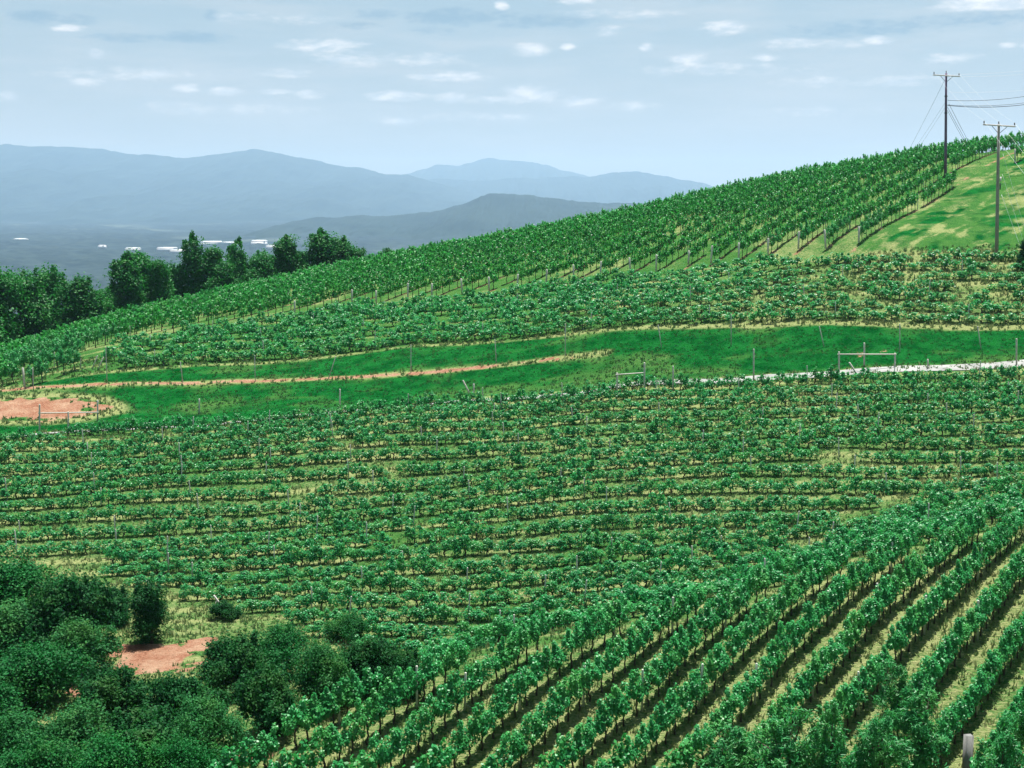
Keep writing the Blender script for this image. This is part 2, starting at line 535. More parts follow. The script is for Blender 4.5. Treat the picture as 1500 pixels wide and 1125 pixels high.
M_TALL = leaf_mat('vine_leaf', (.009, .145, .034), (.036, .305, .086), (.05, .42, .08), spec=.38, rough=.42, trans=.38)
M_HILL = leaf_mat('hilltop_vine_leaf', (.008, .140, .024), (.036, .310, .062), (.05, .42, .055), spec=.32, trans=.38)
M_LOW = leaf_mat('bush_vine_leaf', (.008, .135, .036), (.032, .295, .090), (.04, .40, .08), spec=.34, trans=.38)
M_TREE = leaf_mat('tree_leaf', (.004, .066, .011), (.015, .165, .027), (.02, .22, .02), spec=.2, rough=.55)
M_SCRUB = leaf_mat('scrub_leaf', (.003, .050, .010), (.010, .135, .030), (.010, .17, .02), spec=.12, rough=.6, trans=.24)
M_SCRUB_B = leaf_mat('dark_scrub_leaf', (.002, .034, .009), (.010, .090, .022), (.015, .13, .02), spec=.1, rough=.6, trans=.24)
M_SCRUB_C = leaf_mat('pale_scrub_leaf', (.007, .068, .016), (.024, .155, .042), (.03, .21, .03), spec=.12, rough=.6, trans=.26)
M_YOUNG = leaf_mat('young_tree_leaf', (.008, .10, .024), (.030, .23, .066), (.035, .30, .04), spec=.25)
M_BARK = plain_mat('bark', (.028, .020, .015), (.065, .048, .036), 14, stretch=(1, 1, .3), bump=.4)
M_POST = plain_mat('weathered_wood', (.33, .32, .28), (.50, .48, .43), 8, stretch=(3, 3, .4), bump=.3)
M_CUT = plain_mat('grey_cut_wood', (.11, .11, .105), (.18, .18, .175), 8, stretch=(3, 3, .4), bump=.3)
M_STAKE = plain_mat('thin_stake', (.30, .31, .26), (.50, .51, .45), 8, stretch=(3, 3, .4))
M_POLE_A = plain_mat('purple_grey_pole', (.085, .055, .095), (.15, .10, .16), 5, stretch=(4, 4, .25), bump=.3)
M_POLE_B = plain_mat('grey_pole', (.16, .145, .13), (.26, .24, .215), 5, stretch=(4, 4, .25), bump=.3)
M_ARM = plain_mat('crossarm_wood', (.42, .38, .38), (.58, .54, .54), 5, stretch=(1, 6, 6))
M_DARK = plain_mat('dark_metal', (.03, .03, .035), (.06, .06, .065), 9, rough=.5)
M_CABLE = plain_mat('black_cable', (.03, .035, .04), (.05, .05, .055), 3, rough=.6)
M_WIRE = plain_mat('bare_wire', (.55, .57, .58), (.68, .69, .70), 3, rough=.45)
M_ROAD = plain_mat('pale_road', (.15, .155, .15), (.25, .25, .24), .7, rough=.9)
M_WHITE = plain_mat('white_cladding', (.55, .55, .55), (.66, .66, .65), .05, rough=.6)
M_ROOF = plain_mat('pale_roof', (.42, .44, .46), (.55, .56, .57), .05, rough=.5)

M_GROUND, t = new_mat('ground_cover')
pos = t.n('ShaderNodeNewGeometry').outputs['Position']
fine = t.noise(pos, 5.5, 5, .65)
broad = t.noise(pos, .55, 4, .6)
strand = t.noise(t.v('MULTIPLY', pos, (1.6, 5, 1)), 2.2, 5, .65)
green = t.mix(t.sm(broad, .3, .7), (.014, .085, .018), (.044, .130, .028))
green = t.mix(t.sm(fine, .35, .75), green, (.060, .145, .036))
deepc = t.mix(t.sm(t.m('ADD', t.m('MULTIPLY', strand, .5), t.m('MULTIPLY', broad, .5)), .41, .59), (.001, .045, .008), (.008, .105, .020))
straw = t.mix(t.sm(strand, .3, .7), (.14, .195, .060), (.27, .275, .130))
soilc = t.mix(t.sm(fine, .3, .7), (.17, .066, .038), (.30, .155, .10))
soilc = t.mix(t.sm(t.m('ADD', t.m('MULTIPLY', broad, .6), t.m('MULTIPLY', strand, .4)), .40, .66), soilc, (.35, .23, .155))
brk = t.m('MULTIPLY_ADD', fine, .9, -.45)
brk2 = t.m('MULTIPLY_ADD', strand, .9, -.45)
cc = t.mix(t.sm(t.m('ADD', t.attr('straw'), t.m('ADD', brk, brk2)), .22, .75), green, straw)
cc = t.mix(t.sm(t.m('ADD', t.attr('deep'), brk), .25, .75), cc, deepc)
cc = t.mix(t.sm(t.m('ADD', t.attr('soil'), brk), .28, .62), cc, soilc)
p = t.n('ShaderNodeBsdfPrincipled')
t.put(p.inputs['Base Color'], cc)
p.inputs['Roughness'].default_value = 1.0
p.inputs['Specular IOR Level'].default_value = 0.0
bn = t.n('ShaderNodeBump')
bn.inputs['Strength'].default_value = .9
bn.inputs['Distance'].default_value = .25
t.put(bn.inputs['Height'], t.m('ADD', fine, strand))
t.put(p.inputs['Normal'], bn.outputs[0])
t.put(t.n('ShaderNodeOutputMaterial').inputs[0], p.outputs[0])

M_BLADE, t = new_mat('grass_blade')
cc = t.mix(t.attr('straw'), (.030, .125, .030), (.25, .26, .115))
cc = t.mix(t.attr('deep'), cc, (.006, .135, .026))
cc = t.mix(t.m('MULTIPLY', t.attr('tint'), .6), cc, (.085, .19, .06))
p = t.n('ShaderNodeBsdfPrincipled')
t.put(p.inputs['Base Color'], cc)
p.inputs['Roughness'].default_value = .7
p.inputs['Specular IOR Level'].default_value = .12
tr = t.n('ShaderNodeBsdfTranslucent')
t.put(tr.inputs[0], cc)
mx = t.n('ShaderNodeMixShader')
mx.inputs[0].default_value = .35
t.put(mx.inputs[1], p.outputs[0])
t.put(mx.inputs[2], tr.outputs[0])
t.put(t.n('ShaderNodeOutputMaterial').inputs[0], mx.outputs[0])

M_VALLEY, t = new_mat('valley_woods')
pos = t.n('ShaderNodeNewGeometry').outputs['Position']
a = t.noise(pos, .0016, 6, .6)
b = t.noise(pos, .02, 5, .65)
cc = t.mix(t.sm(b, .35, .68), (.009, .019, .024), (.028, .046, .046))
cc = t.mix(t.sm(a, .57, .68), cc, (.055, .075, .068))
p = t.n('ShaderNodeBsdfPrincipled')
t.put(p.inputs['Base Color'], cc)
p.inputs['Roughness'].default_value = .95
p.inputs['Specular IOR Level'].default_value = .05
t.put(t.n('ShaderNodeOutputMaterial').inputs[0], p.outputs[0])
M_MOUNT = plain_mat('wooded_mountain', (.008, .019, .017), (.019, .034, .030), .0035, rough=.95, spec=.05)

# ------------------------------------------------------------------ ground sheet
xs = np.unique(np.r_[np.linspace(-330, -80, 46), np.arange(-80, 100.1, .5), np.linspace(100, 360, 46)])
ys = np.unique(np.r_[np.linspace(-60, 30, 31), np.arange(30, 225.1, .5), np.linspace(225, 520, 60)])
X, Y = np.meshgrid(xs, ys, indexing='ij')
Z = H(X, Y)
nx, ny = X.shape
ii, jj = np.meshgrid(np.arange(nx - 1), np.arange(ny - 1), indexing='ij')
Q = np.stack([ii * ny + jj, (ii + 1) * ny + jj, (ii + 1) * ny + jj + 1, ii * ny + jj + 1], -1).reshape(-1, 4)
st, so, de = zone(X, Y)
me = mesh_np('hillside', np.stack([X, Y, Z], -1).reshape(-1, 3), Q, [M_GROUND], extra={'straw': st.ravel(), 'soil': so.ravel(), 'deep': de.ravel()})
me.polygons.foreach_set('use_smooth', np.ones(len(me.polygons), bool))
tagged(obj('hillside', me), kind='structure')

# the lane
rx = np.linspace(ROAD[0][0] + .5, ROAD[0][-1] - .5, 420)
ry = ly(ROAD, rx)
ry = np.convolve(np.pad(ry, 12, mode='edge'), np.ones(25) / 25, 'valid')
V = []
for q_ in (-.9, -.35, .35, .9):
    off = q_ * np.interp(rx, (5, 25), (.5, .9))
    V.append(np.c_[rx, ry + off, H(rx, ry + off) + .05 + .02 * (abs(q_) < .5)])
V = np.stack(V, 1).reshape(-1, 3)
n = len(rx)
i, j = np.meshgrid(np.arange(n - 1), np.arange(3), indexing='ij')
Q = np.stack([i * 4 + j, (i + 1) * 4 + j, (i + 1) * 4 + j + 1, i * 4 + j + 1], -1).reshape(-1, 4)
tagged(obj('road', mesh_np('road', V, Q, [M_ROAD])), kind='structure')

# ------------------------------------------------------------------ valley and mountains
ang = np.unique(np.r_[np.linspace(-75, -24, 40), np.linspace(-24, 24, 620), np.linspace(24, 75, 40)]) * math.pi / 180
rad = np.r_[np.linspace(100, 1400, 10), 1400 * (23500 / 1400) ** np.linspace(0.01, 1, 230)]
A, Rr = np.meshgrid(ang, rad, indexing='ij')
X, Y = np.sin(A) * Rr, np.cos(A) * Rr
woods = sstep(vnoise(X / 420, Y / 420, 41, 4), .38, .55)
Z = -152 + woods * (5 + 12 * vnoise(X / 26, Y / 26, 42, 3)) + 10 * (vnoise(X / 1500, Y / 1500, 43, 3) - .3)
nx, ny = X.shape
ii, jj = np.meshgrid(np.arange(nx - 1), np.arange(ny - 1), indexing='ij')
Q = np.stack([ii * ny + jj, ii * ny + jj + 1, (ii + 1) * ny + jj + 1, (ii + 1) * ny + jj], -1).reshape(-1, 4)
tagged(obj('valley_floor', mesh_np('valley_floor', np.stack([X, Y, Z], -1).reshape(-1, 3), Q, [M_VALLEY])), kind='structure')


def mountain(name, prof, D, depth, rough, seed, mat, x_fine=600):
    """a range: its crest line follows (u, v) points at distance D, spurs run down towards the valley"""
    P = np.array([px(u, v, D) for u, v in prof])
    x = np.linspace(P[0, 0], P[-1, 0], x_fine)
    top = np.interp(x, P[:, 0], P[:, 2])
    kk = max(3, x_fine // 110) | 1
    top = np.convolve(np.pad(top, kk // 2, mode='edge'), np.ones(kk) / kk, 'valid')
    top += rough * .40 * (vnoise(x / (rough * 1.6), x * 0, seed, 5, .6) - .5)
    s = np.linspace(-.6, 1, 90)                             # -.6 far side .. 0 crest .. 1 foot on the near side
    Xg, Sg = np.meshgrid(x, s, indexing='ij')
    Yg = D - Sg * depth
    fall = np.where(Sg < 0, 1 + Sg * 1.2, (1 - Sg) ** 1.25)
    spur = vnoise(Xg / (rough * 2.2) + Sg * .8, Sg * 2.0, seed + 1, 5, .55) - .5
    Zg = -158 + (top[:, None] + 158) * np.clip(fall, 0, 1) + spur * rough * 2.8 * np.clip(Sg, 0, 1) * (1 - Sg) * 4 * .5
    Zg = np.maximum(Zg, -158)
    nx, ny = Xg.shape
    ii, jj = np.meshgrid(np.arange(nx - 1), np.arange(ny - 1), indexing='ij')
    Q = np.stack([ii * ny + jj, ii * ny + jj + 1, (ii + 1) * ny + jj + 1, (ii + 1) * ny + jj], -1).reshape(-1, 4)
    me = mesh_np(name, np.stack([Xg, Yg, Zg], -1).reshape(-1, 3), Q, [mat])
    me.polygons.foreach_set('use_smooth', np.ones(len(me.polygons), bool))
    return tagged(obj(name, me), kind='structure')


mountain('mountain_range', [(-700, 232), (-450, 205), (-200, 222), (0, 210), (50, 213), (75, 212), (120, 217), (170, 218), (215, 226), (250, 229), (290, 230), (330, 224), (372, 220), (420, 227), (470, 236), (500, 243), (535, 246), (560, 252), (592, 256), (640, 268), (700, 290), (740, 318)], 15000, 5000, 220, 51, M_MOUNT)
mountain('mountain_range', [(-500, 270), (-200, 258), (0, 250), (60, 247), (150, 261), (230, 283), (290, 276), (350, 265), (405, 262), (470, 274), (560, 292), (640, 306)], 12800, 3600, 160, 63, M_MOUNT)
mountain('mountain_range', [(380, 300), (480, 275), (560, 262), (600, 253), (640, 240), (672, 241), (690, 236), (715, 230), (745, 232), (780, 236), (800, 241), (820, 250), (850, 254), (880, 262), (960, 290), (1010, 310)], 20500, 4500, 220, 53, M_MOUNT)
mountain('mountain_range', [(500, 300), (580, 268), (640, 262), (690, 265), (745, 261), (800, 259), (868, 256), (900, 251), (935, 252), (985, 260), (1040, 270), (1090, 283), (1150, 300), (1300, 316)], 17000, 4200, 200, 55, M_MOUNT)
mountain('mountain_range', [(900, 300), (990, 280), (1060, 272), (1110, 268), (1200, 274), (1400, 262), (1700, 250), (2000, 262), (2250, 290)], 21500, 3000, 200, 57, M_MOUNT)
mountain('foothill', [(430, 322), (500, 317), (560, 315), (610, 313), (645, 309), (675, 299), (700, 290), (722, 284), (740, 283), (775, 287), (815, 291), (850, 295), (900, 297), (960, 299), (1050, 302), (1200, 306), (1500, 314)], 7000, 2300, 70, 59, M_MOUNT, 900)
mountain('foothill', [(-500, 320), (-200, 323), (0, 322), (120, 321), (250, 322), (350, 320), (430, 318), (520, 316), (640, 318), (800, 326)], 11500, 2000, 40, 61, M_MOUNT, 900)

# ------------------------------------------------------------------ leaves
def leaf_cloud(C, N, size, aspect=.85, hang=.35, r=None):
    """one folded leaf of two triangles at each centre"""
    r = r or rng
    n = len(C)
    N = N / (np.linalg.norm(N, axis=1)[:, None] + 1e-9)
    T = r.normal(size=(n, 3)); T[:, 2] -= hang * 2
    T -= N * (T * N).sum(1)[:, None]
    T /= np.linalg.norm(T, axis=1)[:, None] + 1e-9
    B = np.cross(N, T)
    L = (size * r.uniform(.7, 1.25, n))[:, None]
    f = L * r.uniform(.05, .22, n)[:, None]
    V = np.stack([C - T * L * .5, C + B * L * aspect * .5 - N * f + T * L * -.08, C + T * L * .5, C - B * L * aspect * .5 - N * f + T * L * -.08], 1).reshape(-1, 3)
    k = np.arange(n)[:, None] * 4
    F_ = np.vstack([k + np.array((0, 1, 2)), k + np.array((0, 2, 3))])
    tint = np.repeat(np.clip(r.normal(.5, .25, n), 0, 1), 4)
    return V, F_, tint


def clump_leaves(clumps, per, size, aspect=.85, r=None, up=.75, hang=.30, jitter=.5, fuzz=1.05):
    r = r or rng
    Cs, Ns = [], []
    for (c, rad_) in clumps:
        k = max(4, int(per * np.mean(rad_) ** 2)) if per < 0 else per
        d = r.normal(size=(k, 3)); d /= np.linalg.norm(d, axis=1)[:, None]
        q = r.uniform(.45, fuzz, k) ** .6
        Cs.append(np.asarray(c) + d * q[:, None] * np.asarray(rad_))
        nn = d + np.array((0, 0, up)) + jitter * r.normal(size=(k, 3))
        Ns.append(nn)
    return leaf_cloud(np.vstack(Cs), np.vstack(Ns), size, aspect, hang, r)


def tall_vine(seed, n_leaf, size):
    """a trellised vine: trunk, two cordon arms, a hedge of leaves along the wire (local x)"""
    r = np.random.default_rng(seed)
    g = Geo()
    h = r.uniform(.72, .82)
    base = np.array((0, 0, -.06))
    pts = [base]
    for k in range(1, 6):
        pts.append(np.array((r.normal(0, .025), r.normal(0, .03), h * k / 5)))
    g.tube(pts, [.062, .048, .043, .042, .045, .05], 6)
    for sgn in (-1, 1):
        arm = [pts[-1], pts[-1] + (sgn * .14, r.normal(0, .02), .07), pts[-1] + (sgn * .34, r.normal(0, .03), .10), pts[-1] + (sgn * .52, r.normal(0, .03), .10)]
        g.tube(arm, [.034, .028, .022, .014], 5)
    cl = []
    for k in range(12):
        cl.append(((r.uniform(-.52, .52), r.normal(0, .09), r.uniform(.80, 1.34)), np.array((.27, .30, .27)) * r.uniform(.8, 1.2)))
    for k in range(4):                                         # shoots standing up
        cl.append(((r.uniform(-.5, .5), r.normal(0, .10), r.uniform(1.42, 1.66)), np.array((.11, .13, .20)) * r.uniform(.8, 1.3)))
    for k in range(2):                                         # shoots hanging over
        cl.append(((r.uniform(-.5, .5), r.choice([-1, 1]) * .27, r.uniform(.8, 1.0)), np.array((.13, .10, .18)) * r.uniform(.8, 1.2)))
    V, F_, tint = clump_leaves(cl, n_leaf // len(cl), size, r=r)
    return g, (V, F_, tint)


def low_vine(seed, n_leaf, size):
    """a low spreading vine: short trunk, a shallow crown, wider than tall"""
    r = np.random.default_rng(seed)
    g = Geo()
    h = r.uniform(.28, .36)
    pts = [np.array((0, 0, -.06))]
    for k in range(1, 5):
        pts.append(np.array((r.normal(0, .03), r.normal(0, .03), h * k / 4)))
    g.tube(pts, [.065, .05, .05, .055, .06], 6)
    for sgn in (-1, 1):
        arm = [pts[-1], pts[-1] + (sgn * .2, r.normal(0, .04), .07), pts[-1] + (sgn * .5, r.normal(0, .05), .10), pts[-1] + (sgn * .75, r.normal(0, .05), .11)]
        g.tube(arm, [.04, .032, .024, .014], 5)
    cl = []
    bushy = r.uniform(.7, 1.3)
    for k in range(13):
        xx = r.uniform(-.95, .95)
        cl.append(((xx, r.normal(0, .13), (.47 + r.normal(0, .09)) + .15 * bushy * (1 - xx * xx)), np.array((.31, .33, .29)) * r.uniform(.75, 1.2)))
    for k in range(4):
        cl.append(((r.normal(0, .35), r.normal(0, .13), r.uniform(.86, 1.05) * (.75 + .25 * bushy)), np.array((.16, .17, .19)) * r.uniform(.8, 1.25) * bushy))
    V, F_, tint = clump_leaves(cl, n_leaf // len(cl), size, r=r)
    return g, (V, F_, tint)


TALL = [tall_vine(100 + k, 950, .118) for k in range(8)]
LOW = [low_vine(200 + k, 760, .14) for k in range(8)]
TALL_FAR = [tall_vine(300 + k, 250, .195) for k in range(8)]
LOW_FAR = [low_vine(400 + k, 420, .165) for k in range(8)]
TALL_T = [g.mesh('vine_trunk', M_BARK) for g, _ in TALL]
TALL_L = [mesh_np('vine_foliage', V, f, [M_TALL], tn) for _, (V, f, tn) in TALL]
LOW_T = [g.mesh('vine_trunk', M_BARK) for g, _ in LOW]
LOW_L = [mesh_np('vine_foliage', V, f, [M_LOW], tn) for _, (V, f, tn) in LOW]

# ------------------------------------------------------------------ where the vines stand
# horizon of the land, to drop vines hidden behind the ridge
azs = np.linspace(-.42, .42, 240)
dd = np.linspace(40, 300, 320)
AA, DD = np.meshgrid(azs, dd, indexing='ij')
EL = H(AA * DD, DD) / DD
ELM = np.maximum.accumulate(EL, axis=1)


def hidden(x, y, z, margin=1.0):
    a = x / y
    i = int(np.clip(np.searchsorted(azs, a), 0, 239))
    j = int(np.clip(np.searchsorted(dd, y) - 2, 0, 319))
    return (z + margin) / y < ELM[i, j]


def in_frame(x, y, z, pad=60):
    u, v = proj((x, y, z + .8))
    return -pad < u < 1500 + pad and -50 < v < 1125 + pad * 1.3


def scrub_side(x, y):
    """true where the scrub and the rough grass round it take the place of contour rows"""
    u, v = proj((x, y, H1(x, y)))
    return v > 828 and u < 150 + max(0, (v - 845)) * 3.6


tall, low, posts = [], [], []      # (x, y, z, heading, row, kind)
fg_rows = {}
head_fg = math.atan2(FGD[1], FGD[0])
for ri, x0 in enumerate(FG_X):
    s = -9.0
    k = 0
    while s < 60:
        x, y = x0 + FGD[0] * s + random.gauss(0, .03), FG_Y0 + FGD[1] * s + random.gauss(0, .03)
        s += random.gauss(.84, .07)
        if y > ly(FG_END, x) - .2 or y < 48.5: continue
        z = H1(x, y)
        if not in_frame(x, y, z): continue
        k += 1
        if k % 9 == 4:
            posts.append((x - .5 * FGD[0], y - .5 * FGD[1], H1(x, y), 'fg', ri))
        if random.random() < .015: continue
        fg_rows.setdefault(ri, []).append((x, y, z, head_fg + (math.pi if random.random() < .5 else 0)))
mid_rows, ter_rows = {}, {}
for ri in range(22):
    x = -58.0 + random.random()
    gap = 0
    k = 0
    while x < 56:
        dyl = 2.5 + 1.2 * float(sstep(x, 8, 30)) + MID_S * ri
        y = float(ly(ROAD, x)) - dyl + .5 * math.sin(x * .11 + ri * .8) + random.gauss(0, .07)
        if ri == 0 and x < px(100, 620, 124)[0]: x += 1.7; continue
        if ri == 1 and x < px(250, 640, 122)[0] and x > px(95, 640, 122)[0]: x += 1.7; continue
        sl = (float(ly(ROAD, x + 1)) - float(ly(ROAD, x - 1))) / 2
        if y > ly(FG_END, x) + 1.3 and not scrub_side(x, y):
            z = H1(x, y)
            if in_frame(x, y, z):
                k += 1
                if k % 5 == 3:
                    posts.append((x + .8, y, z, 'mid', ri))
                if gap > 0:
                    gap -= 1
                elif random.random() < .022:
                    gap = random.choice((0, 0, 1))
                else:
                    mid_rows.setdefault(ri, []).append((x, y, z, math.atan(sl) + (math.pi if random.random() < .5 else 0)))
        x += random.gauss(1.4, .1)
for ri in range(9):
    x = -52.0 + random.random()
    k = 0
    while x < 62:
        y = float(ly(TERR_B, x)) + .6 + TER_S * ri + random.gauss(0, .12)
        u, _ = proj((x, y, H1(x, y)))
        if y < ly(TERR_T, x) - .3 and u > 158:
            z = H1(x, y)
            k += 1
            if in_frame(x, y, z):
                if k % 6 == 2 and ri in (0, 2, 4):
                    posts.append((x + .9, y, z, 'ter', ri))
                if random.random() > (.16 if u > 1000 else .06):
                    ter_rows.setdefault(ri, []).append((x, y, z, (math.pi if random.random() < .5 else 0)))
        x += random.gauss(1.95, .14)
hill_rows = {}
head_h = math.atan2(HD[1], HD[0])
for ri in range(-4, 34):
    x0 = HILL_X0 - HILL_DX * ri
    s = -60.0
    k = 0
    start = True
    while s < 110:
        x, y = x0 + HD[0] * s + random.gauss(0, .05), HILL_Y0 + HD[1] * s + random.gauss(0, .05)
        s += random.gauss(1.36, .1)
        if x < TERR_T[0][0]:
            lo = 141.0
        else:
            lo = float(ly(TERR_T, x)) + 2.8
        if ri < 0: lo = 188
        if y < lo or y > 246 or x < -78: continue
        if ri == 0 and y > 178: continue
        z = H1(x, y)
        if ri < 0 and proj((x, y, z))[1] > 240: continue
        if not in_frame(x, y, z, 30) or hidden(x, y, z, 2.3): continue
        k += 1
        if k == 1:
            posts.append((x - HD[0] * .9, y - HD[1] * .9, z, 'hill_end', ri))
        elif k % 9 == 5 and y < 205:
            posts.append((x + HD[0] * .8, y + HD[1] * .8, z, 'hill', ri))
        if random.random() < .03: continue
        hill_rows.setdefault(ri, []).append((x, y, z, head_h + (math.pi if random.random() < .5 else 0)))

print('vines', {k: sum(len(v) for v in d.values()) for k, d in (('fg', fg_rows), ('mid', mid_rows), ('ter', ter_rows), ('hill', hill_rows))}, 'posts', len(posts))


def tall_of(fam, ri, sc, x):
    if fam in ('fg', 'hill'): return sc * random.uniform(.92, 1.16) * (1.0 if fam == 'fg' else 1.06)
    if fam == 'mid': return sc * (random.choice((1.0, 1.15, 1.3)) if ri == 0 else random.choice((.76, .8, .84, .88, .95, 1.2)))
    return sc * random.choice((.8, .9, 1.0, 1.1, 1.25)) * (.76 if x > 14 else .95)


def lay_out(rows_by_family, cap, name, cat, group, trunks, leaves, far, label, far_name, far_mats, scs):
    allv = []
    for fam, rows in rows_by_family:
        for ri, lst in rows.items():
            for k, v in enumerate(lst):
                allv.append((v[1] * (0 if in_frame(v[0], v[1], v[2], -4) else 1) + (1000 if not in_frame(v[0], v[1], v[2], -4) else v[1]), fam, ri, k, v))
    allv.sort(key=lambda q: q[0])
    for _, fam, ri, k, (x, y, z, hd) in allv[:cap]:
        sc = scs[fam]
        s = tall_of(fam, ri, sc, x)
        o = thing(name, label(fam, ri, k), cat, (x, y, z), hd, group, (sc, sc * random.uniform(.9, 1.1) * (.78 if fam == 'mid' else .85 if fam == 'ter' else {'fg': .80, 'hill': .64}.get(fam, 1)), s))
        q = random.randrange(8)
        obj('trunk', trunks[q], o)
        obj('foliage', leaves[q], o)
    V, Fq, Ft, TN, n, mi = [], [], [], [], 0, []
    for _, fam, ri, k, (x, y, z, hd) in allv[cap:]:
        g, (lv, lf, lt) = random.choice(far)
        sc = scs[fam]
        s = tall_of(fam, ri, sc, x)
        c, sn = math.cos(hd), math.sin(hd)
        rot = np.array(((c, -sn, 0), (sn, c, 0), (0, 0, 1.0)))
        gv = np.vstack(g.V)
        for vv, tn in ((gv, np.full(len(gv), .5)), (lv, np.clip(lt + random.gauss(0, .12), 0, 1))):
            V.append((vv * (sc, sc * (.78 if fam == 'mid' else .85 if fam == 'ter' else {'fg': .80, 'hill': .64}.get(fam, 1)), s)) @ rot.T + (x, y, z)); TN.append(tn)
        Fq.append(np.vstack(g.Q) + n)
        Ft.append(np.vstack(g.T) + n); mi_t = len(Ft[-1])
        n += len(gv)
        Ft.append(lf + n); mi.append((mi_t, len(lf), 2 if fam == 'hill' else 1))
        n += len(lv)
    if V:
        q = np.vstack(Fq)
        idx = np.r_[np.zeros(len(q), int), np.concatenate([np.r_[np.zeros(a, int), np.full(b, c_)] for a, b, c_ in mi])]
        o = obj(far_name, mesh_np(far_name, np.vstack(V), [q, np.vstack(Ft)], far_mats, np.concatenate(TN), idx))
        tagged(o, kind='stuff')


def tall_label(fam, ri, k):
    return f'tall dark-trunked grapevine, {nth(k + 1)} from the lower end of the {nth(ri + 1)} diagonal row past the scrub'


def low_label(fam, ri, k):
    return f'low bushy grapevine, {nth(k + 1)} from the left end of the {nth(ri + 1)} contour row below the road'


lay_out((('fg', fg_rows), ('hill', hill_rows)), 300, 'tall_grapevine', 'grapevine', 'tall grapevines in the diagonal rows of the near slope', TALL_T, TALL_L, TALL_FAR, tall_label, 'distant_tall_grapevines', [M_BARK, M_TALL, M_HILL], {'fg': 1.05, 'hill': 1.27})
lay_out((('mid', mid_rows), ('ter', ter_rows)), 300, 'low_grapevine', 'grapevine', 'low bushy grapevines in the contour rows', LOW_T, LOW_L, LOW_FAR, low_label, 'distant_low_grapevines', [M_BARK, M_LOW], {'mid': 1.0, 'ter': 1.28})

# ------------------------------------------------------------------ trellis posts
def post_mesh(h, r, mat, name, flat=True):
    g = Geo()
    g.tube([(0, 0, -.1), (0, 0, h * .5), (0, 0, h - .02), (0, 0, h)], [r * 1.05, r, r * .97, r * .8], 7)
    return g.mesh(name, mat)


PM = {'fg': post_mesh(1.75, .05, M_STAKE, 'post'), 'mid': post_mesh(1.75, .042, M_POST, 'post'), 'ter': post_mesh(1.9, .04, M_STAKE, 'post'),
      'hill': post_mesh(1.85, .05, M_STAKE, 'post'), 'hill_end': post_mesh(1.8, .11, M_POST, 'post')}
WHERE = {'fg': 'diagonal row past the scrub', 'mid': 'contour row below the road', 'ter': 'terrace row above the grass bank', 'hill': 'hilltop row from the bare slope', 'hill_end': 'hilltop row from the bare slope'}
LOOK = {'fg': 'thin greenish trellis stake', 'mid': 'pale trellis post', 'ter': 'slim grey trellis stake', 'hill': 'slim trellis stake among leaves', 'hill_end': 'stout pale end post'}
count = {}
for (x, y, z, fam, ri) in posts:
    if fam == 'mid' and random.random() < .5: continue
    if fam in ('hill', 'hill_end') and ri > 24 and fam == 'hill': continue
    if not in_frame(x, y, z, -3): continue
    k = count[(fam, ri)] = count.get((fam, ri), 0) + 1
    o = obj('trellis_post', PM[fam])
    o.location = (x, y, z)
    o.rotation_euler = (random.gauss(0, .04), random.gauss(0, .05), random.random() * 6)
    o.scale = (1, 1, random.uniform(.85, 1.12))
    rr = ri + 1 if fam in ('fg', 'mid', 'ter') else ri + 5
    tail = '' if fam == 'hill_end' else f', {nth(k)} along'
    tagged(o, f'{LOOK[fam]} in the {nth(rr)} {WHERE[fam]}{tail}', 'post', 'trellis posts in the vine rows')
print('post objects', sum(count.values()))

# ------------------------------------------------------------------ fence posts, brace frames, stakes
def stick(name, a, b, r, mat, label, cat, group=None):
    """a post from A on the ground to its top B"""
    a, b = np.asarray(a, float), np.asarray(b, float)
    d = b - a
    g = Geo()
    g.tube([d * -.04, d * .5, d * .985, d], [r * 1.05, r, r * .95, r * .75], 7)
    o = obj(name, g.mesh(name, mat))
    o.location = a
    return tagged(o, label, cat, group)


def stick_px(u0, v0, u1, v1, r, mat, label, name='fence_post', group='wooden posts of the field fence', lean=0.0):
    a = on_ground(u0, v0)
    b = px(u1, v1, a[1] + lean)
    return stick(name, a, b, r, mat, label, 'post', group)


LOWER = [(292, 607, 292, 584, 'short pale fence post by the leftmost leafy end of the top contour row'), (498, 601, 498, 570, 'lone thin white fence post on the edge of the mown bank'),
         (690, 581, 678, 557, 'pale fence post leaning over beside a short upright one'), (694, 582, 694, 562, 'short grey fence post beside the leaning one'),
         (986, 572, 986, 536, 'lone grey fence post just past the middle brace frame'), (1104, 560, 1104, 511, 'tall thin fence post on the bank above the start of the road'),
         (1359, 541, 1359, 526, 'short fence post poking out of leaves by the road'), (1489, 536, 1489, 496, 'tall fence post on the road verge near the frame edge')]
UPPER = [(49, 571, 48, 538, 'thin stake at the far end of the earth track'), (157, 561, 155, 508, 'dark thin fence post above the red clay patch'), (268, 561, 264, 530, 'pale thin fence stake first past the red clay patch'),
         (374, 560, 373, 520, 'dark thin fence stake standing on the earth track'), (481, 556, 492, 522, 'thin white fence stake leaning towards the pole'), (602, 546, 602, 505, 'dark thin fence stake where the earth track narrows'),
         (727, 532, 725, 497, 'short pale fence stake behind the earth track'), (828, 522, 828, 474, 'tall pale fence stake at the end of the earth track'), (969, 510, 964, 476, 'pale fence stake leaning back above the middle brace frame'),
         (1071, 506, 1071, 460, 'tall grey fence stake with a loose tie above the bank'), (1207, 508, 1200, 478, 'short fence stake leaning back near the clay spots'), (1318, 516, 1318, 474, 'dark fence stake by the last clay spot'),
         (1437, 512, 1432, 478, 'pale fence stake leaning back below the terrace vines')]
for q in LOWER:
    stick_px(*q[:4], .075, M_POST, q[4])
for q in UPPER:
    stick_px(*q[:4], .05, M_STAKE if 'dark' in q[4] else M_POST, q[4])
